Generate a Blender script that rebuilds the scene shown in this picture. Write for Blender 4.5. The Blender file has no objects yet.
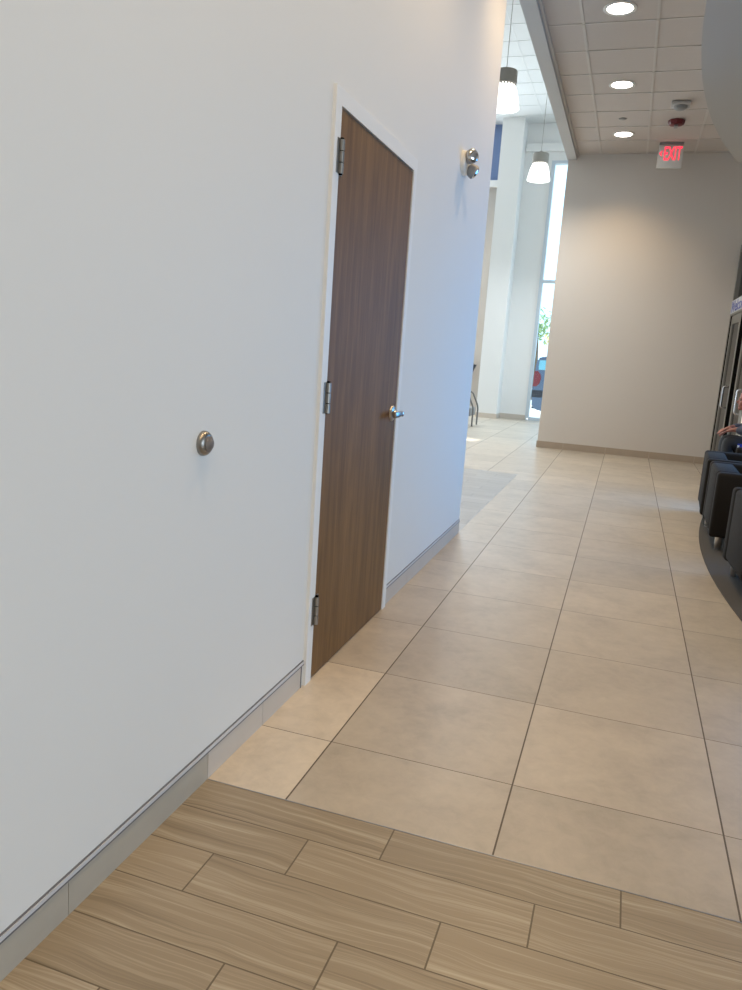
import bpy, bmesh, math, random
from mathutils import Vector, Matrix
random.seed(7)
S = bpy.context.scene
C = S.collection
PI = math.pi

# ------------------------------------------------------------------ camera
F_PX, YAW, PITCH, ROLL = 756.418, -0.312634, -0.192780, 0.068454
CX, CY, CZ = 1.06245, -1.61237, 1.32061
fw = Vector((math.sin(YAW)*math.cos(PITCH), math.cos(YAW)*math.cos(PITCH), math.sin(PITCH)))
rt = Vector((math.cos(YAW), -math.sin(YAW), 0))
up = rt.cross(fw)
r2 = math.cos(ROLL)*rt + math.sin(ROLL)*up
u2 = -math.sin(ROLL)*rt + math.cos(ROLL)*up
cd = bpy.data.cameras.new('camera')
cam = bpy.data.objects.new('camera', cd); C.objects.link(cam)
cd.sensor_fit = 'VERTICAL'; cd.sensor_height = 36.0; cd.lens = F_PX/990*36.0
cd.clip_start = 0.02; cd.clip_end = 300
M = Matrix((r2, u2, -fw)).transposed().to_4x4(); M.translation = (CX, CY, CZ)
cam.matrix_world = M
S.camera = cam

# ------------------------------------------------------------------ world, sun, fill lamps, exposure
w = bpy.data.worlds.new('sky'); S.world = w; w.use_nodes = True
bg = w.node_tree.nodes['Background']
bg.inputs[0].default_value = (0.56, 0.78, 1.0, 1); bg.inputs[1].default_value = 2.5

def light(name, kind, loc, energy, color, direction=None, **kw):
    l = bpy.data.lights.new(name, kind); l.energy = energy; l.color = color
    for k, v in kw.items(): setattr(l, k, v)
    o = bpy.data.objects.new(name, l); C.objects.link(o); o.location = loc
    if direction: o.rotation_euler = Vector(direction).to_track_quat('-Z', 'Y').to_euler()
    return o

light('sun', 'SUN', (-20, 12, 12), 13.0, (1, .95, .86), (1, -0.18, -0.56), angle=0.009)
light('fill_lounge_window', 'AREA', (3.27, 5.85, 1.45), 64, (0.04, 0.39, 1.0), (-1, -.45, -.32), shape='RECTANGLE', size=2.7, size_y=2.1, spread=math.radians(125))  # lamp added inside the unseen lounge window to blue the left wall
light('fill_front', 'AREA', (5.95, -1.5, 1.45), 163, (0.67, 0.83, 1.0), (-1, 0, 0), shape='RECTANGLE', size=4.4, size_y=2.5)  # fill lamp added out of view to brighten the near left wall
light('fill_lobby', 'AREA', (-4.5, 14.95, 2.9), 360, (0.86, 0.94, 1.0), (0, -1, 0), shape='RECTANGLE', size=3.6, size_y=5.0)  # fill lamp added out of view to brighten the lobby

S.view_settings.view_transform = 'Standard'
S.view_settings.look = 'None'
S.view_settings.gamma = 1
S.view_settings.use_curve_mapping = False
S.view_settings.exposure = 0.0

# ------------------------------------------------------------------ materials
def srgb(r, g, b):
    f = lambda c: (c/255/12.92) if c/255 <= .04045 else ((c/255+.055)/1.055)**2.4
    return (f(r), f(g), f(b), 1)

class NT:
    def __init__(s, name):
        s.m = bpy.data.materials.new(name); s.m.use_nodes = True
        s.t = s.m.node_tree; s.b = s.t.nodes['Principled BSDF']
    def n(s, typ, **kw):
        x = s.t.nodes.new(typ)
        for k, v in kw.items(): setattr(x, k, v)
        return x
    def set(s, sock, v):
        if isinstance(v, bpy.types.NodeSocket): s.t.links.new(v, sock)
        else: sock.default_value = v
    def math(s, op, a, b=0.0, c=0.0):
        x = s.n('ShaderNodeMath', operation=op); s.set(x.inputs[0], a); s.set(x.inputs[1], b); s.set(x.inputs[2], c)
        return x.outputs[0]
    def mix(s, f, a, b, blend='MIX'):
        x = s.n('ShaderNodeMix', data_type='RGBA', blend_type=blend)
        s.set(x.inputs[0], f); s.set(x.inputs[6], a); s.set(x.inputs[7], b)
        return x.outputs[2]
    def pos(s):
        return s.n('ShaderNodeTexCoord').outputs['Object']
    def sep(s, v):
        x = s.n('ShaderNodeSeparateXYZ'); s.set(x.inputs[0], v); return x.outputs
    def comb(s, a, b, c=0.0):
        x = s.n('ShaderNodeCombineXYZ'); s.set(x.inputs[0], a); s.set(x.inputs[1], b); s.set(x.inputs[2], c); return x.outputs[0]
    def noise(s, v, scale, detail=3, rough=.55, dist=0.0):
        x = s.n('ShaderNodeTexNoise'); s.set(x.inputs['Vector'], v); x.inputs['Scale'].default_value = scale
        x.inputs['Detail'].default_value = detail; x.inputs['Roughness'].default_value = rough; x.inputs['Distortion'].default_value = dist
        return x.outputs[0]
    def white(s, v):
        x = s.n('ShaderNodeTexWhiteNoise', noise_dimensions='3D'); s.set(x.inputs[0], v); return x.outputs[0]
    def ramp(s, f, stops):
        x = s.n('ShaderNodeValToRGB'); s.set(x.inputs[0], f)
        e = x.color_ramp.elements
        while len(e) < len(stops): e.new(.5)
        for el, (p, c) in zip(e, stops): el.position = p; el.color = c
        return x.outputs[0]
    def bump(s, h, strength=.1, dist=.01):
        x = s.n('ShaderNodeBump'); x.inputs['Strength'].default_value = strength; x.inputs['Distance'].default_value = dist
        s.set(x.inputs['Height'], h); s.t.links.new(x.outputs[0], s.b.inputs['Normal'])
    def base(s, c): s.set(s.b.inputs['Base Color'], c)
    def p(s, **kw):
        for k, v in kw.items(): s.b.inputs[k.replace('_', ' ')].default_value = v

def plain(name, col, rough=.5, metal=0.0, var=.04, scale=12, bump=0.0, **kw):
    t = NT(name); v = t.pos(); n = t.noise(v, scale)
    d = tuple(max(0, c*(1-var)) for c in col[:3])+(1,); l = tuple(min(1, c*(1+var)) for c in col[:3])+(1,)
    t.base(t.mix(n, d, l)); t.p(Roughness=rough, Metallic=metal, **kw)
    if bump: t.bump(t.noise(v, scale*8), bump, .004)
    return t.m

def emit(name, col, strength):
    t = NT(name); t.p(Base_Color=col, Emission_Color=col, Emission_Strength=strength); return t.m

def grid_mask(t, frac, half):        # 1 on the joint
    d = t.math('ABSOLUTE', t.math('SUBTRACT', t.math('FRACT', frac), .5))
    return t.math('GREATER_THAN', d, .5-half)

TW, TX0 = .61285, .26432
def tile_mat(name, col, var, grout, rough):
    t = NT(name); v = t.pos(); x, y, z = t.sep(v)
    gx = t.math('DIVIDE', t.math('SUBTRACT', x, TX0), TW); gy = t.math('DIVIDE', t.math('ADD', y, 6*.6078-.0), .6078)
    cell = t.comb(t.math('FLOOR', gx), t.math('FLOOR', gy))
    rnd = t.white(cell)
    off = t.n('ShaderNodeVectorMath', operation='MULTIPLY_ADD'); t.set(off.inputs[0], t.comb(rnd, t.white(t.comb(rnd, 3.3, 1)))); off.inputs[1].default_value = (17, 23, 0); t.set(off.inputs[2], v)
    n1 = t.noise(off.outputs[0], 3.2, 6, .62, .35)
    n2 = t.noise(off.outputs[0], 17, 6, .68, .5)
    f = t.math('ADD', t.math('MULTIPLY', n1, .62), t.math('MULTIPLY', n2, .38))
    c1 = t.ramp(f, [(.32, tuple(c*(1-var*1.7) for c in col[:3])+(1,)), (.5, col), (.66, tuple(min(1, c*(1+var*1.2)) for c in col[:3])+(1,))])
    br = t.math('ADD', t.math('MULTIPLY_ADD', rnd, .15, .92), t.math('MULTIPLY', t.math('MULTIPLY', t.math('LESS_THAN', gx, 0.0), t.math('LESS_THAN', gy, 8.0)), .42))  # near first-column tiles lightened, standing in for reflected light
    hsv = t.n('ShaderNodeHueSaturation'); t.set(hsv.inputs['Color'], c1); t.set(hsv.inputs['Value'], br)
    sx = grid_mask(t, gx, .0042); sy = grid_mask(t, gy, .0026)
    m = t.math('MAXIMUM', sx, sy)
    t.base(t.mix(m, hsv.outputs[0], grout))
    t.set(t.b.inputs['Roughness'], t.math('MULTIPLY_ADD', m, .3, rough))
    t.p(Specular_IOR_Level=.65)
    t.bump(t.math('MULTIPLY_ADD', m, -1, t.math('MULTIPLY', n2, .05)), .25, .002)
    return t.m

def plank_mat(name, dark, mid, lite, grout, rough, y0=.1):
    t = NT(name); v = t.pos(); x, y, z = t.sep(v)
    r = t.math('DIVIDE', t.math('SUBTRACT', y0, y), .1512)
    ri = t.math('FLOOR', r)
    xo = t.math('SUBTRACT', t.math('SUBTRACT', x, .398), t.math('MULTIPLY', t.math('FLOORED_MODULO', ri, 3.0), -.2026))
    gx = t.math('DIVIDE', xo, .6078)
    cell = t.comb(t.math('FLOOR', gx), ri); rnd = t.white(cell)
    xs = t.math('MULTIPLY_ADD', rnd, 31, x)
    warp = t.math('SUBTRACT', t.noise(t.comb(t.math('MULTIPLY', xs, 2.4), t.math('MULTIPLY', y, 5), rnd), 1.0, 2), .5)
    yw = t.math('ADD', t.math('MULTIPLY_ADD', warp, .06, y), t.math('MULTIPLY', rnd, 7))
    n1 = t.noise(t.comb(t.math('MULTIPLY', xs, .35), t.math('MULTIPLY', yw, 16)), 2.2, 4, .6)
    n2 = t.noise(t.comb(t.math('MULTIPLY', xs, 1.1), t.math('MULTIPLY', yw, 90)), 2.0, 3, .6)
    n3 = t.noise(t.comb(t.math('MULTIPLY', xs, .5), t.math('MULTIPLY', yw, 26), 4.0), 2.2, 2, .5)
    vein = t.math('SUBTRACT', 1.0, t.math('MINIMUM', t.math('MULTIPLY', t.math('ABSOLUTE', t.math('SUBTRACT', n3, .56)), 22), 1.0))
    f = t.math('ADD', t.math('MULTIPLY', n1, .72), t.math('MULTIPLY', n2, .28))
    c = t.ramp(f, [(.36, dark), (.47, mid), (.54, mid), (.64, lite)])
    c = t.mix(t.math('MULTIPLY', vein, .45), c, lite)
    hsv = t.n('ShaderNodeHueSaturation'); t.set(hsv.inputs['Color'], c); t.set(hsv.inputs['Value'], t.math('MULTIPLY_ADD', rnd, .16, .92))
    m = t.math('MAXIMUM', grid_mask(t, gx, .0035), grid_mask(t, r, .012))
    t.base(t.mix(m, hsv.outputs[0], grout))
    t.p(Roughness=rough, Specular_IOR_Level=.4)
    t.bump(t.math('MULTIPLY_ADD', m, -1, t.math('MULTIPLY', n2, .08)), .3, .002)
    return t.m

def wood_mat(name):
    t = NT(name); v = t.pos(); x, y, z = t.sep(v)
    sv = t.comb(t.math('MULTIPLY', x, 6), t.math('MULTIPLY', y, 9), t.math('MULTIPLY', z, .55))
    n1 = t.noise(sv, 2.6, 4, .55, .6)
    fv = t.comb(t.math('MULTIPLY', x, 20), t.math('MULTIPLY', y, 110), t.math('MULTIPLY', z, 4))
    n2 = t.noise(fv, 1.6, 4, .65)
    f = t.math('ADD', t.math('MULTIPLY', n1, .55), t.math('MULTIPLY', n2, .45))
    t.base(t.ramp(f, [(.3, srgb(92, 64, 33)), (.5, srgb(118, 86, 48)), (.7, srgb(140, 104, 62))]))
    t.p(Roughness=.55, Specular_IOR_Level=.3); t.bump(n2, .06, .002)
    return t.m

def paint(name, col, rough=.6):
    t = NT(name); v = t.pos()
    n = t.noise(v, 1.2, 3); f = t.noise(v, 260, 2)
    t.base(t.mix(n, tuple(c*.985 for c in col[:3])+(1,), col)); t.p(Roughness=rough, Specular_IOR_Level=.35); t.bump(f, .05, .001)
    return t.m

M_wall = paint('wall_paint_white', srgb(226, 224, 219))
M_far = paint('wall_paint_greige', srgb(215, 208, 200))
M_accent = paint('wall_paint_taupe', srgb(186, 180, 174))
M_beam = paint('beam_paint_grey', srgb(186, 183, 180))
M_lobby = paint('wall_paint_lobby', srgb(232, 232, 230))
M_blue = paint('wall_paint_blue', srgb(112, 132, 172))
M_cloud = paint('soffit_paint_grey', srgb(184, 178, 170), .7)
M_ceil = plain('ceiling_tile', srgb(200, 190, 182), .9, var=.03, scale=40, bump=.2)
M_grid = plain('ceiling_grid_metal', srgb(204, 196, 188), .5)
M_grid_l = plain('lobby_grid_metal', srgb(224, 227, 228), .5)
M_ceil_l = plain('ceiling_tile_lobby', srgb(220, 223, 224), .9, var=.03, scale=40, bump=.2)
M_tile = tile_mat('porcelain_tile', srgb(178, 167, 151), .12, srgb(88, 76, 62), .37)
M_plank = plank_mat('plank_tile', srgb(132, 119, 99), srgb(152, 138, 117), srgb(180, 168, 147), srgb(100, 88, 70), .38)
M_plank_g = plank_mat('plank_tile_grey', srgb(148, 145, 141), srgb(164, 161, 157), srgb(182, 180, 177), srgb(100, 97, 93), .28)
M_carpet = plain('carpet_grey', srgb(76, 71, 65), .95, var=.3, scale=180, bump=.6)
M_base_t = plain('base_tile', srgb(198, 188, 176), .4, var=.05, scale=6)
M_base_w = plain('base_plank', srgb(174, 166, 152), .4, var=.08, scale=6)
M_base_f = plain('base_tile_far', srgb(176, 160, 142), .4, var=.05, scale=6)
M_alum = plain('anodised_aluminium', srgb(176, 178, 182), .32, .85)
M_sf = plain('storefront_aluminium', srgb(142, 140, 134), .42, .55)
M_trimd = plain('strip_edge_shadow', srgb(112, 112, 116), .5, .3)
M_dsteel = plain('dark_steel_tube', srgb(118, 116, 114), .35, .8)
M_strip = plain('brushed_strip', srgb(206, 207, 210), .4, .15)
M_wframe = plain('window_frame_metal', srgb(196, 206, 214), .4, .15)
M_steel = plain('satin_steel', srgb(190, 186, 180), .28, .95)
M_chrome = plain('chrome', srgb(225, 225, 228), .12, 1.0)
M_nickel = plain('nickel_hinge', srgb(150, 146, 140), .35, .9)
M_frame = paint('door_frame_paint', srgb(232, 231, 228), .45)
M_dframe = M_frame
M_door = wood_mat('oak_veneer')
M_dark = plain('dark_gap', srgb(14, 13, 12), .9, Specular_IOR_Level=0.0)
M_white = plain('white_plastic', srgb(228, 226, 220), .4)
M_grey_p = plain('grey_plastic', srgb(150, 148, 145), .5)
M_alarm = plain('pale_grey_plastic', srgb(182, 178, 174), .5)
M_red_p = plain('red_plastic', srgb(100, 16, 20), .45)
M_rubber = plain('grey_rubber', srgb(112, 104, 98), .6)
M_fab = plain('charcoal_upholstery', srgb(38, 34, 30), .85, var=.12, scale=90, bump=.25, Specular_IOR_Level=.15)
M_fab_d = plain('black_upholstery', srgb(26, 24, 22), .85, var=.12, scale=90, bump=.25, Specular_IOR_Level=.15)
M_lamp = emit('downlight_lens', (1, .93, .84, 1), 14)
M_bell = NT('frosted_glass_shade'); M_bell.p(Base_Color=(.95, .95, .93, 1), Roughness=.4, Emission_Color=(1, .97, .93, 1), Emission_Strength=2.0); M_bell = M_bell.m
M_exit = emit('exit_red', (1.0, .035, .07, 1), 1.6)
M_cup = plain('pendant_cup_grey', srgb(150, 146, 138), .55)
M_signw = plain('sign_white', srgb(200, 204, 210), .5)
M_signb = plain('sign_blue', srgb(22, 48, 155), .6)
M_screen = plain('monitor_black', srgb(48, 50, 58), .3)

def glass_mat(name, tint, rough=.02):
    t = NT(name); t.p(Base_Color=tint, Roughness=rough, Transmission_Weight=1.0, IOR=1.45); 
    tr = t.n('ShaderNodeBsdfTransparent'); tr.inputs[0].default_value = tint
    gl = t.n('ShaderNodeBsdfGlossy'); gl.inputs['Roughness'].default_value = rough
    fr = t.n('ShaderNodeFresnel'); fr.inputs[0].default_value = 1.35
    mx = t.n('ShaderNodeMixShader'); ge = t.n('ShaderNodeNewGeometry'); t.t.links.new(t.math('MULTIPLY', fr.outputs[0], t.math('SUBTRACT', 1.0, ge.outputs['Backfacing'])), mx.inputs[0]); t.t.links.new(tr.outputs[0], mx.inputs[1]); t.t.links.new(gl.outputs[0], mx.inputs[2])
    t.t.links.new(mx.outputs[0], t.t.nodes['Material Output'].inputs[0]); return t.m
M_glass = glass_mat('clear_glass', (.93, .97, .97, 1))
M_glass_d = glass_mat('tinted_glass', (.30, .32, .31, 1))

# ------------------------------------------------------------------ mesh helpers
def add_box(bm, lo, hi, bevel=0.0, seg=2):
    x0, y0, z0 = lo; x1, y1, z1 = hi
    vs = [bm.verts.new(p) for p in ((x0,y0,z0),(x1,y0,z0),(x1,y1,z0),(x0,y1,z0),(x0,y0,z1),(x1,y0,z1),(x1,y1,z1),(x0,y1,z1))]
    fs = [bm.faces.new([vs[i] for i in f]) for f in ((0,3,2,1),(4,5,6,7),(0,1,5,4),(1,2,6,5),(2,3,7,6),(3,0,4,7))]
    if bevel:
        es = list({e for f in fs for e in f.edges})
        bmesh.ops.bevel(bm, geom=es, offset=bevel, segments=seg, affect='EDGES', profile=.5, clamp_overlap=True)

def add_prism(bm, pts, d0, d1, axis='z'):
    f = {'z': lambda a, b, c: (a, b, c), 'y': lambda a, b, c: (a, c, b), 'x': lambda a, b, c: (c, a, b)}[axis]
    lo = [bm.verts.new(f(a, b, d0)) for a, b in pts]; hi = [bm.verts.new(f(a, b, d1)) for a, b in pts]
    n = len(pts)
    bm.faces.new(lo[::-1]); bm.faces.new(hi)
    for i in range(n): bm.faces.new((lo[i], lo[(i+1) % n], hi[(i+1) % n], hi[i]))

def frame_of(d):
    d = d.normalized(); a = Vector((0, 0, 1)) if abs(d.z) < .9 else Vector((1, 0, 0))
    u = a.cross(d).normalized(); return u, d.cross(u)

def add_tube(bm, pts, r, seg=10, caps=True):
    pts = [Vector(p) for p in pts]; rr = r if isinstance(r, (list, tuple)) else [r]*len(pts)
    rings = []; u = None
    for i, p in enumerate(pts):
        d = (pts[min(i+1, len(pts)-1)]-pts[max(i-1, 0)]).normalized()
        if u is None: u, v = frame_of(d)
        else:
            u = (u-d*u.dot(d)).normalized(); v = d.cross(u)
        rings.append([bm.verts.new(p+rr[i]*(math.cos(a)*u+math.sin(a)*v)) for a in (2*PI*k/seg for k in range(seg))])
    for a, b in zip(rings, rings[1:]):
        for k in range(seg): bm.faces.new((a[k], a[(k+1) % seg], b[(k+1) % seg], b[k]))
    if caps: bm.faces.new(rings[0][::-1]); bm.faces.new(rings[-1])

def arc(pts, rad=.05, n=5):            # round the corners of a polyline
    pts = [Vector(p) for p in pts]; out = [pts[0]]
    for a, b, c in zip(pts, pts[1:], pts[2:]):
        k = min(rad, (a-b).length*.45, (c-b).length*.45)
        p, q = b+(a-b).normalized()*k, b+(c-b).normalized()*k
        for i in range(n+1):
            t = i/n; out.append(p*(1-t)**2+b*2*t*(1-t)+q*t*t)
    return out+[pts[-1]]

def add_lathe(bm, prof, seg=24, origin=(0,0,0), axis='z', caps=True):
    o = Vector(origin)
    def P(r, h, a):
        c, s = r*math.cos(a), r*math.sin(a)
        return o+{'z': Vector((c, s, h)), 'x': Vector((h, c, s)), 'y': Vector((s, h, c))}[axis]
    rings = [[bm.verts.new(P(r, h, 2*PI*k/seg)) for k in range(seg)] for r, h in prof]
    for a, b in zip(rings, rings[1:]):
        for k in range(seg): bm.faces.new((a[k], a[(k+1) % seg], b[(k+1) % seg], b[k]))
    if caps: bm.faces.new(rings[0][::-1]); bm.faces.new(rings[-1])

def obj(name, bm, m, parent=None, smooth=False):
    bmesh.ops.recalc_face_normals(bm, faces=bm.faces)
    me = bpy.data.meshes.new(name); bm.to_mesh(me); bm.free()
    o = bpy.data.objects.new(name, me); C.objects.link(o)
    if m: me.materials.append(m)
    if parent: o.parent = parent
    if smooth:
        me.polygons.foreach_set('use_smooth', [True]*len(me.polygons))
        if smooth != 'all':
            try: me.set_sharp_from_angle(angle=math.radians(40))
            except Exception: pass
    return o

def box(name, lo, hi, m, parent=None, bevel=0.0, seg=2):
    bm = bmesh.new(); add_box(bm, lo, hi, bevel, seg); return obj(name, bm, m, parent, smooth=bool(bevel))
def boxes(name, lst, m, parent=None, bevel=0.0):
    bm = bmesh.new()
    for lo, hi in lst: add_box(bm, lo, hi, bevel)
    return obj(name, bm, m, parent, smooth=bool(bevel))
def lathe(name, prof, m, parent=None, seg=24, origin=(0,0,0), axis='z'):
    bm = bmesh.new(); add_lathe(bm, prof, seg, origin, axis); return obj(name, bm, m, parent, smooth=True)
def tube(name, pts, r, m, parent=None, seg=10):
    bm = bmesh.new(); add_tube(bm, pts, r, seg); return obj(name, bm, m, parent, smooth=True)
def thing(name, label, cat, loc=(0,0,0), rotz=0, group=None):
    o = bpy.data.objects.new(name, None); C.objects.link(o); o.empty_display_size = .1
    o.location = loc; o.rotation_euler = (0, 0, rotz); o['label'] = label; o['category'] = cat
    if group: o['group'] = group
    return o
def tag(o, label, cat, group=None):
    o['label'] = label; o['category'] = cat
    if group: o['group'] = group
    return o
def struct(o, label=None, cat=None):
    o['kind'] = 'structure'
    if label: o['label'] = label
    if cat: o['category'] = cat
    return o
def dup(root, loc, rotz, label, name=None):
    r = root.copy(); C.objects.link(r); r.location = loc; r.rotation_euler = (0, 0, rotz); r['label'] = label
    for ch in list(root.children):
        c = ch.copy(); C.objects.link(c); c.parent = r
        for g in ch.children:
            d = g.copy(); C.objects.link(d); d.parent = c
    return r
def text_bm(s, size, depth):
    cu = bpy.data.curves.new('t', 'FONT'); cu.body = s; cu.size = size; cu.extrude = depth/2; cu.offset = size*.010
    o = bpy.data.objects.new('t', cu); C.objects.link(o)
    dg = bpy.context.evaluated_depsgraph_get(); me = bpy.data.meshes.new_from_object(o.evaluated_get(dg))
    bm = bmesh.new(); bm.from_mesh(me); bpy.data.objects.remove(o); bpy.data.meshes.remove(me); bpy.data.curves.remove(cu)
    return bm
def fit_text(bm, x0, x1, z0, z1):       # text lies in XY; scale to a rectangle and stand it up facing -Y
    xs = [v.co.x for v in bm.verts]; ys = [v.co.y for v in bm.verts]
    a, b, c, d = min(xs), max(xs), min(ys), max(ys)
    for v in bm.verts:
        v.co = Vector((x0+(v.co.x-a)/(b-a)*(x1-x0), -v.co.z, z0+(v.co.y-c)/(d-c)*(z1-z0)))

# ------------------------------------------------------------------ the setting
YE = 3.855          # end of the left wall
YF = 10.077         # far wall
ZC = 4.18           # corridor ceiling
ZL = 6.0            # lobby ceiling
YL = 15.05          # lobby end wall
XR = 6.0            # right side
Y0 = -5.0
DY0, DY1, DH = 1.014, 1.950, 2.131   # door opening

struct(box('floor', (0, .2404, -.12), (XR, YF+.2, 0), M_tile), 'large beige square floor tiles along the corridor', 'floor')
struct(box('floor.001', (0, Y0, -.12), (XR, .2374, 0), M_plank), 'brown wood-look plank tiles in the foreground', 'floor')
struct(box('floor.002', (-4.2, YE, -.12), (0, 7.1, 0), M_plank_g), 'pale grey plank tiles left beyond the wall corner', 'floor')
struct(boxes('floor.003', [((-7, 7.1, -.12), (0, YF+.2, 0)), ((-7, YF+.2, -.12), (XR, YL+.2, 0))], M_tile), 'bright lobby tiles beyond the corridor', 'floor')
struct(box('trim_1', (0.008, .2374, -.01), (XR, .2404, .0015), M_alum), 'thin metal strip between plank and square tiles', 'trim')
struct(box('trim_2', (-.004, YE, -.01), (.0, 7.1, .0012), M_alum), 'thin strip edging the pale grey planks', 'trim')
# dark carpet with a bowed edge
cc, cr = (12.73, 4.05), 11.0
pts = []
for i in range(41):
    y = -1.2+i/40*(7.15+1.2); pts.append((cc[0]-math.sqrt(cr*cr-(y-cc[1])**2), y))
bm = bmesh.new(); add_prism(bm, [(3.3, 7.15)]+pts[::-1]+[(XR, -1.2), (XR, 4.1), (3.3, 4.1)], .0002, .006)
struct(obj('floor.004', bm, M_carpet), 'dark grey carpet with a bowed edge under the armchairs', 'carpet')

# left wall in three pieces round the door
struct(boxes('wall_left', [((-.14, Y0, 0), (0, DY0-.045, ZL)), ((-.14, DY1+.045, 0), (0, YE, ZL)), ((-.14, DY0-.045, DH+.045), (0, DY1+.045, ZL)),
                           ((-4.2, YE-.14, 0), (-.14, YE, ZL))], M_wall), 'white painted wall holding the oak door', 'wall')
struct(box('trim_8', (-.14, DY0-.05, -.1), (0, DY1+.05, .002), M_dark))
struct(box('door_light_block', (-.2, DY0-.2, 0), (-.14, DY1+.2, 2.4), M_dark))  # unseen panel added behind the door to stop light leaking through
struct(box('wall_rear', (-.14, Y0-.15, 0), (XR+.15, Y0, ZC+.1), M_wall))
struct(boxes('wall_right', [((XR, Y0, 0), (XR+.15, -3.8, ZC)), ((XR, .8, 0), (XR+.15, 7.55, ZC)), ((XR, -3.8, 2.75), (XR+.15, .8, ZC)), ((XR, -3.8, 0), (XR+.15, .8, .15)),
                            ((3.45, 4.1, 0), (XR, 4.25, ZC)), ((3.3, 4.1, 0), (3.45, 4.4, ZC)), ((3.3, 7.3, 0), (3.45, 7.45, ZC)), ((3.3, 4.4, 2.65), (3.45, 7.3, ZC)), ((3.3, 4.4, 0), (3.45, 7.3, .25))], M_wall))
lw = struct(boxes('window_2', [((3.34, 4.4+k*.95-.025, .25), (3.42, 4.4+k*.95+.025, 2.65)) for k in range(4)], M_alum))
box('window_pane', (3.375, 4.4, .25), (3.383, 7.3, 2.65), M_glass, lw)
struct(box('sky_block_panel', (XR+.01, -3.8, .15), (XR+.03, .8, 2.75), M_frame))  # opaque panel added to shut sky light out of the opening
struct(boxes('added_window_front', [((XR+.04, -3.77+k*1.51-.03, .15), (XR+.12, -3.77+k*1.51+.03, 2.75)) for k in range(4)], M_alum))  # unseen mullions added where the front fill lamp stands
# far wall and the bulkhead that joins it to the left wall
struct(box('wall_far', (-.12, YF, 0), (XR, YF+.2, ZL), M_far), 'beige far wall under the exit sign', 'wall')
struct(box('wall_bulkhead', (-.13, YE, 4.107), (0.0, YF, ZL), M_beam), 'ceiling beam along the corridor edge', 'beam')
struct(box('trim_3', (0.0, YE, 4.15), (.022, YF, ZC), M_grid))
# storefront side: wall behind it and return wall towards the right
struct(boxes('wall_side', [((2.30, 7.55, 3.0), (2.45, YF, ZC)), ((3.6, 7.55, 0), (3.7, YF, ZC)), ((2.29, 7.42, 0), (3.45, 7.55, ZC))], M_far))
# corridor ceiling
struct(box('ceiling', (0, Y0, ZC), (XR, YF, ZC+.1), M_ceil), 'suspended tile ceiling over the corridor', 'ceiling')
gx = [.32+.61*k for k in range(10)]; gy = [8.18+.61*k for k in range(-21, 4)]
struct(boxes('ceiling_grid', [((x-.012, Y0, ZC-.005), (x+.012, YF, ZC+.002)) for x in gx if x < XR]+[((.0, y-.012, ZC-.005), (XR, y+.012, ZC+.002)) for y in gy if Y0 < y < YF], M_grid))
# lobby ceiling
struct(box('ceiling.001', (-7, YE, ZL), (XR, YL+.2, ZL+.1), M_ceil_l), 'high white lobby ceiling', 'ceiling')
gx = [-1.16+.605*k for k in range(-9, 12)]; gy = [12.09+.605*k for k in range(-13, 5)]
struct(boxes('ceiling_grid.001', [((x-.009, YE, ZL-.005), (x+.009, YL, ZL+.002)) for x in gx if -7 < x < XR]+[((-7, y-.009, ZL-.005), (XR, y+.009, ZL+.002)) for y in gy if YE < y < YL], M_grid_l))
# curved soffit above the armchairs
sc, sr = (15.235, 3.8), 14.0
pts = []
for i in range(61):
    y = -3.0+i/60*(8.13+3.0); pts.append((sc[0]-math.sqrt(sr*sr-(y-sc[1])**2), y))
bm = bmesh.new(); add_prism(bm, [(XR, 8.13)]+pts[::-1]+[(XR, -3.0)], 3.6, ZC-.006)
struct(obj('ceiling_soffit', bm, M_cloud), 'grey curved soffit dropped below the ceiling at top right', 'soffit')

# lobby end wall: column, walls, ledges, glazing
WX0, WX1 = -.94, 3.2
struct(boxes('wall_lobby', [((-1.6, YL, 0), (WX0, YL+.2, 4.76)), ((-1.6, YL, 4.76), (WX0, YL+.2, ZL)), ((WX0, YL, 5.28), (XR, YL+.2, ZL)), ((WX1, YL, 0), (XR, YL+.2, 5.28)),
                            ((-7, YL, 0), (-6.4, YL+.2, ZL)), ((-6.4, YL, 5.3), (-2.6, YL+.2, ZL)), ((-6.4, YL, 0), (-2.6, YL+.2, .2))], M_lobby), 'pale wall at the end of the lobby', 'wall')
struct(box('wall_lobby_upper', (-2.6, YL+.002, 4.76), (-1.6, YL+.2, ZL-.001), M_blue), 'blue upper wall panel left of the column', 'wall')
struct(box('wall_lobby_side', (-2.6, YL, 0), (-1.6, YL+.2, 4.76), M_accent), 'taupe wall left of the lobby column', 'wall')
struct(box('trim_4', (-2.6, YL-.10, 4.76), (-1.93, YL, 4.89), M_lobby), 'white ledge under the blue panel', 'trim')
struct(box('trim_5', (-1.49, YL-.09, 5.45), (3.2, YL, 5.60), M_lobby), 'pale ledge above the lobby window', 'trim')
struct(box('wall_column', (-1.94, 14.6, 0), (-1.50, YL, ZL), M_lobby), 'square white column in the lobby', 'column')
struct(boxes('wall_lobby_left', [((-7.15, YE, 0), (-7, 11.0, ZL)), ((-7.15, 11.42, 0), (-7, YL+.2, ZL)), ((-7.15, 11.0, 3.42), (-7, 11.42, ZL)), ((-7.15, 11.0, 0), (-7, 11.42, .3))], M_lobby))
struct(box('wall_lobby_rear', (-7.15, YE-.15, 0), (-4.2, YE, ZL), M_lobby))
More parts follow.
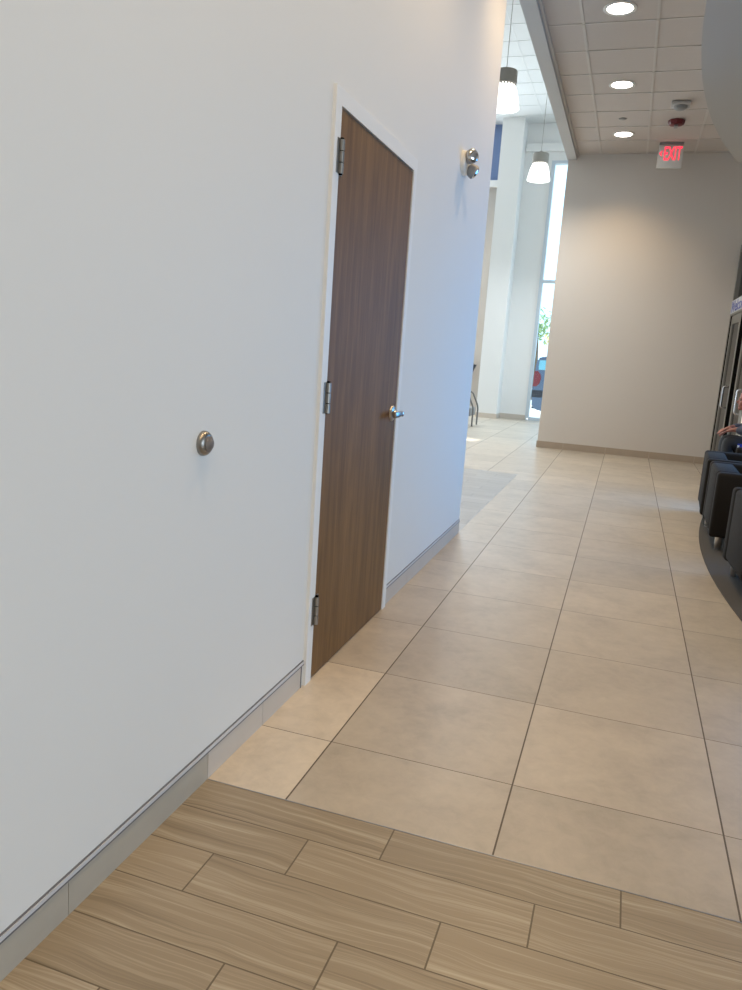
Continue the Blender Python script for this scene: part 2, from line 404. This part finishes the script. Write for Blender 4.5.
f = struct(boxes('window_1', [((WX0, YL-.03, .04), (WX0+.07, YL+.12, 5.28)), ((WX0+.07, YL-.03, .0), (WX1, YL+.12, .06)), ((WX0+.07, YL-.03, 5.22), (WX1, YL+.12, 5.28)),
                              ((WX0+.07, YL-.01, 2.88), (WX1, YL+.1, 2.94)), ((.42, YL-.03, .06), (.49, YL+.12, 5.22)), ((1.8, YL-.03, .06), (1.87, YL+.12, 5.22))], M_wframe), 'tall aluminium framed lobby window', 'window')
box('window_pane', (WX0+.07, YL+.04, .06), (WX1, YL+.05, 5.22), M_glass, f)
struct(boxes('added_window_lobby', [((-6.4+k*.95-.03, YL+.05, .2), (-6.4+k*.95+.03, YL+.12, 5.3)) for k in range(5)], M_alum))  # unseen mullions added where the lobby fill lamp stands

# baseboards
def base_run(name, segs, x1, mat, axis='y', fixed=0, h=.088):
    lst = []
    for a, b in segs: lst.append(((0, a+.001, 0), (x1, b-.001, h)))
    return struct(boxes(name, lst, mat))
base_run('baseboard_left', [(.2404, .607), (.607, .932)], .004, M_base_t)
base_run('baseboard_left.001', [(DY1+.055, 2.43), (2.43, 3.04), (3.04, 3.65), (3.65, YE+.003)], .004, M_base_t)
base_run('baseboard_left.002', [(Y0, -2.19), (-2.19, -1.58), (-1.58, -.97), (-.97, -.37), (-.37, .2394)], .004, M_base_w)
def rail(x, z0, z1): return [((0, Y0, z0), (x, .955, z1)), ((0, DY1+.052, z0), (x, YE+x, z1)), ((-.1, YE, z0), (0, YE+x, z1))]
struct(boxes('trim_6', rail(.0065, .0885, .093)+rail(.0040, .1035, .1065)+[((0, .932, 0), (.006, .936, .093))], M_trimd), 'dark edges and shadow lines of the metal strip on top of the baseboard', 'trim')  # shadow lines along the strip built as dark bars
struct(boxes('trim_7', rail(.0062, .093, .1035), M_strip), 'slim metal strip on top of the baseboard', 'trim')
xs = [-.12, TX0, TX0+TW, TX0+2*TW, TX0+3*TW, 2.285]
struct(boxes('baseboard_far', [((a+.0012, YF-.010, 0), (b-.0012, YF, .098)) for a, b in zip(xs, xs[1:])], M_base_f))
struct(box('baseboard_far.001', (-.132, YF-.010, 0), (-.12, YF+.2, .098), M_base_f))
struct(boxes('baseboard_lobby', [((-1.5, YL-.01, 0), (WX0, YL, .1)), ((-1.95, 14.588, 0), (-1.49, 14.6, .1)), ((-1.5, 14.6, 0), (-1.49, YL-.01, .1)), ((-2.6, YL-.01, 0), (-1.94, YL, .1))], M_base_t))

# ------------------------------------------------------------------ oak door
d = bpy.data.objects.new('door_1', None); C.objects.link(d); d.location = (0, (DY0+DY1)/2, 0)
struct(d, 'tall flush oak door in a white frame in the left wall', 'door')
yo = d.location.y
def L(lo, hi): return ((lo[0], lo[1]-yo, lo[2]), (hi[0], hi[1]-yo, hi[2]))
boxes('door_frame', [L((-.13, DY0-.055, 0), (.013, DY0, DH+.055)), L((-.13, DY1, 0), (.013, DY1+.05, DH+.055)), L((-.13, DY0, DH), (.013, DY1, DH+.055)),
                     L((-.13, DY0, 0), (-.058, DY0+.016, DH)), L((-.13, DY1-.016, 0), (-.058, DY1, DH)), L((-.13, DY0, DH-.016), (-.058, DY1, DH))], M_dframe, d)
box('door_leaf', *L((-.045, DY0+.0035, .005), (.008, DY1-.0035, DH-.006)), M_door, d)
for z in (1.966, 1.125, .295):
    bm = bmesh.new()
    add_box(bm, *L((.008, DY0+.004, z-.057), (.0105, DY0+.040, z+.057)))
    add_box(bm, *L((.013, DY0-.028, z-.057), (.0150, DY0+.0, z+.057)))
    for k in range(3):
        add_lathe(bm, [(.0105, z-.057+k*.0385), (.0105, z-.057+k*.0385+.0350)], 12, (.019, DY0+.002-yo, 0))
    h = obj('hinge', bm, M_nickel, d, smooth=True)
    lathe('hinge_pin', [(.007, z-.060), (.007, z+.061)], M_dark, h, 8, (.019, DY0+.002-yo, 0))
ly = DY1-.068-yo; lz = 1.016
hd = lathe('lever_handle', [(.038, .008), (.038, .014), (.034, .019), (.016, .022), (.013, .026), (.013, .056)], M_steel, d, 24, (0, ly, lz), 'x')
bm = bmesh.new(); add_box(bm, (.046, ly-.108, lz-.014), (.066, ly+.018, lz+.014), .006); obj('lever', bm, M_steel, hd, smooth=True)
lathe('lock_cylinder', [(.010, .054), (.010, .0675), (.007, .069)], M_chrome, hd, 16, (0, ly, lz), 'x')

# wall bumper
t = thing('wall_bumper', 'round metal door bumper on the white wall left of the oak door', 'door stop', (0, .172, 1.036))
lathe('bumper_dome', [(.034, 0), (.034, .006), (.032, .011), (.028, .016), (.0215, .019)], M_nickel, t, 32, axis='x')
lathe('bumper_pad', [(.0215, .0185), (.021, .021), (.017, .023), (.0145, .026), (.007, .029)], M_rubber, t, 24, axis='x')

# emergency light heads on the left wall
t = thing('emergency_light', 'small grey emergency light with clear round heads high on the white wall', 'light', (0, 2.985, 2.405))
bm = bmesh.new(); add_lathe(bm, [(.068, 0), (.068, .018), (.060, .026), (.03, .028)], 28, axis='x'); obj('wall_plate', bm, M_white, t, smooth=True)
for n, (yy, zz, q) in enumerate(((-.02, .026, (.62, -.75, .1)), (.03, -.030, (.75, .25, -.5)))):
    hb = bmesh.new(); add_lathe(hb, [(.022, -.03), (.045, -.02), (.055, .02), (.055, .045)], 24)
    q = Vector(q).normalized()
    mat = q.to_track_quat('Z', 'Y').to_matrix().to_4x4(); mat = mat @ Matrix.Scale(.72, 4); mat.translation = (.042, yy, zz)
    hb.transform(mat); hd = obj('lamp_head', hb, M_grey_p, t, smooth=True)
    hb = bmesh.new(); add_lathe(hb, [(.050, .0452), (.050, .048), (.036, .058), (.018, .063)], 20); hb.transform(mat); obj('lens', hb, M_chrome, hd, smooth=True)

# ------------------------------------------------------------------ ceiling fixtures
g = 'recessed downlights along the corridor ceiling'
def downlight_first(y, label):
    t = thing('downlight', label, 'ceiling light', (.627, y, ZC), 0, g)
    bm = bmesh.new(); add_lathe(bm, [(.105, -.006), (.128, -.010), (.135, -.006), (.135, -.0005), (.105, -.0005)], 36, caps=False); obj('trim_ring', bm, M_white, t, smooth=True)
    lathe('lens', [(.106, -.0005), (.106, -.004), (.09, -.007)], M_lamp, t, 36)
    return t
dl = downlight_first(5.477, 'glowing round downlight nearest the camera, at the top edge of the photo')
dup(dl, (.627, 7.285, ZC), 0, 'glowing round downlight second of the three along the ceiling')
dup(dl, (.627, 9.108, ZC), 0, 'glowing round downlight farthest along, just before the beige wall')
for y in (-3.67, -1.84, -.01, 1.82, 3.65, 5.477, 7.285, 9.108):
    light('downlight_beam', 'SPOT', (.627, y, ZC-.02), 117, (1, .715, .40), (0, 0, -1), spot_size=math.radians(125), spot_blend=.8, shadow_soft_size=.09)

t = lathe('sprinkler_cover', [(.045, -.0005), (.045, -.006), (.040, -.010), (.01, -.011)], M_grey_p, None, 24); t.location = (.623, 8.46, ZC)
tag(t, 'small flat sprinkler cover on the ceiling between two downlights', 'sprinkler')
t = thing('ceiling_strobe', 'pale grey ceiling alarm unit beyond the second downlight', 'alarm', (1.24, 7.94, ZC-.006))
bm = bmesh.new(); add_box(bm, (-.10, -.10, -.03), (.10, .10, 0), .012); obj('housing', bm, M_alarm, t, smooth=True)
lathe('dome', [(.075, -.03), (.070, -.05), (.05, -.066), (.02, -.072)], M_grey_p, t, 24)
t = thing('fire_alarm', 'dark red fire alarm on the ceiling behind the pale alarm unit', 'alarm', (1.23, 8.565, ZC-.006))
lathe('housing', [(.095, 0), (.095, -.025), (.082, -.05), (.05, -.056)], M_red_p, t, 8)
bm = bmesh.new(); add_box(bm, (-.022, -.05, -.078), (.022, .05, -.056), .006); obj('strobe_lens', bm, M_grey_p, t, smooth=True)

# exit sign
t = thing('exit_sign', 'lit red EXIT sign with left arrow hanging from ceiling before beige wall', 'exit sign', (1.225, 9.55, 3.868))
bm = bmesh.new(); add_box(bm, (-.152, -.022, 0), (.152, .022, .282), .006); obj('housing', bm, M_white, t, smooth=True)
box('canopy', (-.150, -.05, .282), (.150, .05, ZC-3.868-.006), M_grey_p, t, .004)
bm = text_bm('EXIT', .2, .003); fit_text(bm, -.078, .138, .095, .262)
for v in bm.verts: v.co.y -= .0225
obj('letters', bm, M_exit, t)
bm = bmesh.new(); add_prism(bm, [(-.140, .178), (-.104, .140), (-.104, .162), (-.120, .178), (-.104, .194), (-.104, .216)], -.0245, -.021, 'y'); obj('arrow', bm, M_exit, t)

# pendants
g = 'bell shaped pendant lamps over the lobby'
def pendant(y, label):
    t = thing('pendant_lamp', label, 'pendant lamp', (-.83, y, ZL-.006), 0, g)
    tube('cable', [(0, 0, 0), (0, 0, -1.2)], .004, M_cup, t, 6)
    lathe('ceiling_canopy', [(.06, 0), (.06, -.02), (.03, -.03)], M_white, t, 20)
    lathe('lamp_cup', [(.02, -1.17), (.035, -1.205), (.130, -1.21), (.140, -1.225), (.140, -1.365), (.130, -1.37)], M_cup, t, 32)
    bm = bmesh.new()
    add_lathe(bm, [(.128, -1.3700), (.128, -1.3705)], 40, caps=False)
    def at_a(r, k, z): return Vector((r*math.cos(2*PI*k/40), r*math.sin(2*PI*k/40), z))
    bm.free(); bm = bmesh.new(); rows = []
    for r, z in ((.126, -1.365), (.126, -1.372), (.130, -1.396), (.131, -1.402)): rows.append([bm.verts.new(at_a(r, k, z)) for k in range(40)])
    for j in range(3):
        for k in range(40):
            if j != 1 or k % 2 == 0: bm.faces.new((rows[j][k], rows[j][(k+1) % 40], rows[j+1][(k+1) % 40], rows[j+1][k]))
    obj('vent_ring', bm, M_cup, t)
    bm = bmesh.new(); add_lathe(bm, [(.118, -1.371), (.136, -1.405), (.158, -1.46), (.180, -1.55), (.196, -1.635), (.198, -1.65), (.16, -1.652)], 36, caps=False); obj('lamp_shade', bm, M_bell, t, smooth=True)
    lathe('diffuser', [(.193, -1.645), (.10, -1.648)], M_bell, t, 36)
    return t
pl = pendant(8.52, 'near glowing bell pendant lamp half hidden by white wall corner')
for y in (8.52, 12.45):
    light('pendant_beam', 'SPOT', (-.83, y, ZL-1.68), 320, (.90, .96, 1), (0, 0, -1), spot_size=math.radians(140), spot_blend=.7, shadow_soft_size=.15)
dup(pl, (-.83, 12.45, ZL-.006), 0, 'farther glowing bell pendant lamp in front of the tall lobby window')

# ------------------------------------------------------------------ storefront doors on the right
SX = 2.285
SY1, SY0 = 10.06, 7.56
f = struct(boxes('window_4', [((SX, SY1-.09, 0), (SX+.12, SY1, 3.0)), ((SX, SY0, 0), (SX+.12, SY0+.09, 3.0)), ((SX, SY0+.09, 2.9), (SX+.12, SY1-.09, 3.0)), ((SX, SY0+.09, 2.06), (SX+.12, SY1-.09, 2.24)),
                              ((SX, (SY0+SY1)/2-.03, 2.24), (SX+.12, (SY0+SY1)/2+.03, 2.9))], M_sf), 'aluminium storefront frame right of the beige wall', 'door frame')
box('transom_pane', (SX+.05, SY0+.09, 2.24), (SX+.06, SY1-.09, 2.9), M_glass_d, f)
boxes('side_panel', [((SX+.001, 8.52, 0), (SX+.09, 8.86, 2.06)), ((SX+.001, 9.86, 0), (SX+.09, 9.97, 2.06))], M_dark, f)
for n, (a, b, hy) in enumerate(((8.90, 9.855, 9.12), (7.66, 8.50, 7.76))):
    dr = bpy.data.objects.new('door_%d' % (n+2), None); C.objects.link(dr); dr.location = (SX, (a+b)/2, 0)
    struct(dr, ['aluminium glass door nearer the beige wall', 'aluminium glass door behind the seated person'][n], 'door')
    o = dr.location.y; a -= o; b -= o; hy -= o
    lf = boxes('door_leaf', [((.004, a, .01), (.08, a+.11, 2.05)), ((.004, b-.11, .01), (.08, b, 2.05)), ((.004, a+.11, 1.94), (.08, b-.11, 2.05)), ((.004, a+.11, .01), (.08, b-.11, .22))], M_sf, dr)
    box('glass_pane', (.02, a+.11, .22), (.03, b-.11, 1.94), M_glass_d, dr)
    hdl = tube('pull_handle', arc([(.03, hy, 1.13), (-.05, hy, 1.13), (-.05, hy, .86), (.03, hy, .86)], .03), .012, M_chrome, dr)
t = thing('door_sign', 'white sign strip with blue lettering on the storefront door header', 'sign', (SX-.006, SY1-.02, 2.09))
box('sign_board', (0, -1.6, 0), (.006, 0, .17), M_signw, t)
bm = text_bm('Welcome', .2, .002); fit_text(bm, .04, 1.5, .012, .158)
bm.transform(Matrix.Rotation(-PI/2, 4, 'Z'))
for v in bm.verts: v.co.x -= .0005
obj('lettering', bm, M_signb, t)

# ------------------------------------------------------------------ armchairs
def armchair(label, loc, rotz, group='charcoal cube armchairs on the carpet'):
    t = thing('lounge_chair', label, 'armchair', loc, rotz, group)
    W, D, H, Z = .80, .78, .59, .105           # faces +x, back at x = 0
    def soft(name, lo, hi, m, b=.025):
        bm = bmesh.new(); add_box(bm, lo, hi, b, 3); return obj(name, bm, m, t, smooth=True)
    soft('backrest', (0, -W/2+.118, Z+.02), (.17, W/2-.118, H), M_fab)
    soft('armrest', (0, -W/2, Z), (D, -W/2+.11, H), M_fab)
    soft('armrest', (0, W/2-.11, Z), (D, W/2, H), M_fab)
    soft('seat_base', (.02, -W/2+.112, Z), (D-.02, W/2-.112, .27), M_fab_d, .012)
    soft('seat_cushion', (.175, -W/2+.115, .272), (D+.01, W/2-.115, .43), M_fab, .035)
    for x in (.08, D-.08):
        for y in (-W/2+.07, W/2-.07):
            lathe('leg', [(.022, .0062), (.022, .02), (.026, .03), (.028, Z+.005)], M_steel, t, 16, (x, y, 0))
    return t
ch = armchair('charcoal armchair with its steel leg showing, middle of the three along the carpet edge', (1.785, 4.80, 0), math.radians(-1.5))
dup(ch, (1.815, 3.37, 0), math.radians(2.5), 'charcoal armchair cut by the right edge of the photo, nearest the camera')
dup(ch, (1.805, 5.67, 0), math.radians(-3.5), 'charcoal armchair farthest along the carpet edge, before the seated person')
dup(ch, (2.95, 6.99, 0), PI, 'charcoal armchair under the seated person, facing the corridor')

# ------------------------------------------------------------------ seated person
def skin_mesh(name, verts, edges, radii, m, parent, levels=2, root=0):
    me = bpy.data.meshes.new(name); me.from_pydata([tuple(v) for v in verts], edges, [])
    o = bpy.data.objects.new(name, me); C.objects.link(o)
    sk = o.modifiers.new('skin', 'SKIN'); sk.use_smooth_shade = True; sk.branch_smoothing = .6
    for i, r in enumerate(radii):
        rr = r if isinstance(r, tuple) else (r, r)
        me.skin_vertices[0].data[i].radius = rr
        me.skin_vertices[0].data[i].use_root = (i == root)
    sb = o.modifiers.new('sub', 'SUBSURF'); sb.levels = levels; sb.render_levels = levels
    dg = bpy.context.evaluated_depsgraph_get(); dg.update()
    nm = bpy.data.meshes.new_from_object(o.evaluated_get(dg)); nm.name = name
    o.modifiers.clear(); o.data = nm; bpy.data.meshes.remove(me)
    nm.materials.clear(); nm.materials.append(m)
    nm.polygons.foreach_set('use_smooth', [True]*len(nm.polygons))
    if parent: o.parent = parent
    return o
M_skin = plain('skin', srgb(150, 96, 80), .5, var=.05)
M_jacket = plain('jacket_slate', srgb(74, 78, 92), .8, var=.3, scale=60, bump=.3)
M_trous = plain('trousers_dark', srgb(48, 50, 54), .8, var=.12, scale=60, bump=.2)
M_hair = plain('hair_dark', srgb(44, 34, 30), .7)
M_shoe = plain('shoe_black', srgb(24, 24, 26), .4)
PX, PY = 2.45, 6.99
t = thing('person', 'person in slate jacket and dark trousers seated leaning forward at the right edge', 'person', (PX, PY, 0))
def P(x, y, z): return Vector((x-PX, y-6.55, z))
V, Eg, R = [], [], []
def add(p, r, par=None):
    V.append(p); R.append(r)
    if par is not None: Eg.append((par, len(V)-1))
    return len(V)-1
pel = add(P(2.57, 6.55, .53), .10)
sp = add(P(2.53, 6.55, .66), .09, pel); chs = add(P(2.42, 6.55, .79), .085, sp); nb = add(P(2.325, 6.55, .885), .06, chs)
nk = add(P(2.290, 6.55, .930), .055, nb); add(P(2.262, 6.55, 1.0), .052, nk)
def hand(wr, d, side, curl):
    pm = add(wr+d*.055+Vector((0, 0, -.004)), (.040, .022), len(V)-1)
    lat = Vector((d.y, -d.x, 0)).normalized()
    for k, (ln) in enumerate((.070, .080, .075, .058)):
        b = add(wr+d*.092+lat*(k-1.5)*.021, .0095, pm)
        m1 = add(V[b]+d*ln*.5+Vector((0, 0, -curl*.35)), .009, b)
        add(V[m1]+d*ln*.4+Vector((0, 0, -curl)), .008, m1)
    th = add(wr+d*.035+lat*side*-.045, .011, pm); add(V[th]+d*.045+lat*side*-.012+Vector((0, 0, -.01)), .009, th)
arms = []
for s in (-1, 1):
    sh = add(P(2.40, 6.55+s*.145, .83), .042, chs); el = add(P(2.27, 6.55+s*.235, .735), .034, sh)
    wr_p = P(2.165, 6.55+s*.15, .755); wr = add(wr_p, .030, el); arms.append((V[sh], V[el], wr_p))
    hand(wr_p, (P(2.07, 6.55+s*.12, .715)-wr_p).normalized(), s, .022)
legs = []
for s in (-1, 1):
    hp = add(P(2.53, 6.55+s*.09, .515), .085, pel); kn = add(P(2.095, 6.55+s*.12, .630), .058, hp); an = add(P(2.19, 6.55+s*.12, .12), .04, kn); add(P(2.09, 6.55+s*.125, .05), .032, an)
    legs.append((V[hp], V[kn], V[an]))
body = skin_mesh('body', V, Eg, R, M_skin, t)
# head shaped from blended ellipsoids, then fused with the body into one surface
bm = bmesh.new(); bm.from_mesh(body.data)
for (cx, cy, cz), (rx, ry, rz) in (((2.270, 0, 1.075), (.099, .080, .093)), ((2.228, 0, 1.015), (.062, .060, .078)), ((2.196, 0, .963), (.028, .032, .026)), ((2.190, 0, 1.066), (.022, .050, .016)),
                                   ((2.166, 0, 1.022), (.020, .014, .017)), ((2.175, 0, 1.043), (.012, .009, .026)), ((2.176, 0, .986), (.013, .026, .010)),
                                   ((2.275, .083, 1.035), (.020, .010, .030)), ((2.275, -.083, 1.035), (.020, .010, .030)), ((2.195, .036, 1.015), (.024, .022, .022)), ((2.195, -.036, 1.015), (.024, .022, .022))):
    bmesh.ops.create_uvsphere(bm, u_segments=24, v_segments=16, radius=1, matrix=Matrix.Translation(P(cx, 6.55+cy, cz)) @ Matrix.Diagonal((rx, ry, rz, 1)))
bm.to_mesh(body.data); bm.free()
rm = body.modifiers.new('fuse', 'REMESH'); rm.mode = 'VOXEL'; rm.voxel_size = .0048; rm.use_smooth_shade = True
sm = body.modifiers.new('soft', 'SMOOTH'); sm.factor = .5; sm.iterations = 3
dg = bpy.context.evaluated_depsgraph_get(); dg.update()
nm = bpy.data.meshes.new_from_object(body.evaluated_get(dg)); body.modifiers.clear(); body.data = nm; nm.name = 'body'
nm.materials.clear(); nm.materials.append(M_skin); nm.polygons.foreach_set('use_smooth', [True]*len(nm.polygons))
def chain(name, groups, m, root=0):
    v, e, r = [], [], []
    for par, pts in groups:
        last = par
        for p, q in pts:
            v.append(p); r.append(q)
            if last is not None: e.append((last, len(v)-1))
            last = len(v)-1
    return skin_mesh(name, v, e, r, m, t, 2, root)
gr = [(None, [(P(2.565, 6.55, .55), (.15, .16)), (P(2.53, 6.55, .67), (.14, .15)), (P(2.42, 6.55, .79), (.165, .165)), (P(2.345, 6.55, .875), .10), (P(2.31, 6.55, .912), .068)])]
for a in arms: gr.append((2, [(a[0], .092), (a[0].lerp(a[1], .5), .070), (a[1], .060), (a[1].lerp(a[2], .5), .052), (a[1].lerp(a[2], .97), .043)]))
chain('jacket', gr, M_jacket)
gr = [(None, [(P(2.57, 6.55, .55), .145)])]
for l in legs: gr.append((0, [(l[0], .105), (l[0].lerp(l[1], .5), .092), (l[1], .076), (l[1].lerp(l[2], .5), .066), (l[2]+Vector((0, 0, .02)), .058)]))
chain('trousers', gr, M_trous)
bm = bmesh.new(); bmesh.ops.create_uvsphere(bm, u_segments=48, v_segments=32, radius=1)
for v in bm.verts:
    c = v.co; v.co = P(2.274, 6.55, 1.077)+Vector((c.x*.106, c.y*.087, c.z*.100))
bmesh.ops.delete(bm, geom=[v for v in bm.verts if v.co.z < 1.118-(v.co.x-P(2.17, 0, 0).x)*.75 or v.co.z < .985], context='VERTS')
obj('hair', bm, M_hair, t, smooth='all')
for s in (-1, 1):
    bm = bmesh.new(); bmesh.ops.create_uvsphere(bm, u_segments=10, v_segments=8, radius=.008); bm.transform(Matrix.Translation(P(2.183, 6.55+s*.030, 1.043))); obj('eye', bm, M_hair, t, smooth='all')
    bm = bmesh.new(); x, y = P(2.15, 6.55+s*.125, 0).xy
    add_box(bm, (x-.16, y-.045, .0065), (x+.11, y+.045, .085), .03, 3); o = obj('shoe', bm, M_shoe, t, smooth=True)
bm = bmesh.new(); add_box(bm, (P(2.22, 0, 0).x-.03, P(0, 6.33, 0).y-.006, .52), (P(2.22, 0, 0).x+.035, P(0, 6.33, 0).y, .615), .002); b = obj('badge_holder', bm, M_signb, t, smooth=True)
bm = bmesh.new(); add_box(bm, (P(2.22, 0, 0).x-.03, P(0, 6.323, 0).y-.001, .535), (P(2.22, 0, 0).x-.012, P(0, 6.323, 0).y+.001, .60)); obj('badge_card', bm, M_white, b)

# ------------------------------------------------------------------ lobby furniture at the far left
t = thing('tube_chair', 'grey seat chair on bent chrome tubes beyond the white wall corner', 'chair', (-1.575, 12.56, 0))
for y in (-.235, .235):
    tube('side_frame', arc([(0, y, 0), (0, y, .35), (-.13, y, .62), (-.55, y, .64), (-.62, y, 0)], .07), .016, M_dsteel, t)
bm = bmesh.new(); add_box(bm, (-.56, -.22, .18), (-.045, .22, .34), .02); obj('seat', bm, M_grey_p, t, smooth=True)
bm = bmesh.new(); add_box(bm, (-.60, -.22, .36), (-.53, .22, .82), .02); obj('backrest', bm, M_grey_p, t, smooth=True)
t = thing('wall_monitor', 'dark tilted monitor on the lobby wall left of the column', 'monitor', (-2.57, YL-.16, .80))
bm = bmesh.new(); add_prism(bm, [(-.5, -.02), (.36, -.02), (.50, .30), (-.5, .30)], -.03, .03, 'y'); obj('screen', bm, M_screen, t)
box('wall_bracket', (-.1, .03, .1), (.1, .16, .25), M_dark, t)

# ------------------------------------------------------------------ outside the lobby window
M_asph = plain('pale_pavement', srgb(190, 190, 186), .9, var=.1, scale=2)
M_car = plain('car_paint_blue_grey', srgb(84, 104, 134), .35, .3, Coat_Weight=.5)
M_tail = plain('tail_light_red', srgb(120, 30, 44), .25)
M_carg = plain('car_glass_reflect', srgb(120, 190, 215), .05)  # pale cyan reflection put into the glass colour
M_trim = plain('car_trim_dark', srgb(40, 44, 56), .5)
M_leaf = plain('leaf_green', srgb(160, 186, 140), .6, var=.4, scale=3)
M_leaf2 = plain('leaf_yellow_green', srgb(215, 214, 150), .6, var=.3, scale=3)
M_bark = plain('bark', srgb(110, 92, 74), .9, var=.3, scale=8, bump=.5)
g0 = -.14
struct(box('ground_outside', (-40, -25, g0-.2), (40, 70, g0), M_asph), 'pale pavement outside the lobby window', 'ground')
t = thing('car', 'blue grey hatchback parked outside the lobby window', 'car', (-1.12, 17.0, g0))
body = [(.06, .30), (.05, .55), (.055, .92), (.07, 1.22), (.09, 1.46), (.25, 1.52), (1.0, 1.54), (2.0, 1.49), (2.75, 1.10), (3.7, .95), (3.95, .75), (3.98, .35), (3.8, .22), (.25, .22)]
bm = bmesh.new(); add_prism(bm, body, 0, 1.7, 'y'); bmesh.ops.bevel(bm, geom=[e for e in bm.edges], offset=.04, segments=2, affect='EDGES', clamp_overlap=True); obj('body', bm, M_car, t, smooth=True)
bm = bmesh.new(); add_prism(bm, [(.14, 1.27), (.15, 1.42), (1.0, 1.46), (1.25, 1.46), (1.25, 1.20), (.15, 1.20)], -.006, .004, 'y'); add_prism(bm, [(1.33, 1.18), (1.33, 1.46), (1.95, 1.43), (2.5, 1.14)], -.006, .004, 'y'); obj('side_window', bm, M_carg, t)
bm = bmesh.new(); add_box(bm, (-.07, -.02, .54), (.30, 1.72, .72), .03); obj('bumper', bm, M_trim, t, smooth=True)
bm = bmesh.new(); add_prism(bm, [(.045, .80), (.06, 1.16), (.13, 1.17), (.20, 1.10), (.225, 1.0), (.20, .88), (.13, .80)], -.012, .02, 'y'); obj('tail_light', bm, M_tail, t)
bm = bmesh.new(); add_prism(bm, [(.045, .80), (.06, 1.16), (.13, 1.17), (.20, 1.10), (.225, 1.0), (.20, .88), (.13, .80)], 1.68, 1.712, 'y'); obj('tail_light', bm, M_tail, t)
for x in (.78, 3.2):
    for y in (.10, 1.60):
        wv = lathe('wheel', [(.22, -.1), (.31, -.1), (.32, -.08), (.32, .08), (.31, .1), (.22, .1)], M_trim, t, 28, (x, y, .32), 'y')
        lathe('hubcap', [(.21, -.104), (.2, -.11), (.05, -.115)], M_alum, wv, 20, (x, y, .32), 'y')
tube('exhaust_pipe', [(.02, .45, .27), (.5, .45, .27)], .03, M_trim, t)
def tree(label, loc, h, cr, n, leaf, rng):
    t = thing('tree', label, 'tree', loc)
    tube('trunk', [(0, 0, 0), (.05, 0, h*.5), (0, .05, h*.9)], [.12, .09, .05], M_bark, t)
    bm = bmesh.new()
    for k in range(n):
        a, b, q = rng.uniform(0, 2*PI), rng.uniform(-1, 1), rng.random()**.5
        c = Vector((math.cos(a)*math.sqrt(1-b*b)*cr*q, math.sin(a)*math.sqrt(1-b*b)*cr*q, h+b*cr*q*.9))
        d = Vector((rng.gauss(0, 1), rng.gauss(0, 1), rng.gauss(0, .6))).normalized(); e, g_ = frame_of(d); s = rng.uniform(.10, .22)
        bm.faces.new([bm.verts.new(c+x) for x in (d*s, e*s*.35, -d*s, -e*s*.35)])
    obj('foliage', bm, leaf, t)
    return t
rng = random.Random(3)
tree('small leafy green tree far outside the lobby window', (-2.15, 26, g0), 2.6, .75, 260, M_leaf, rng)
tree('yellow green tree far outside at the window edge', (-1.55, 27, g0), 2.1, .5, 220, M_leaf2, rng)
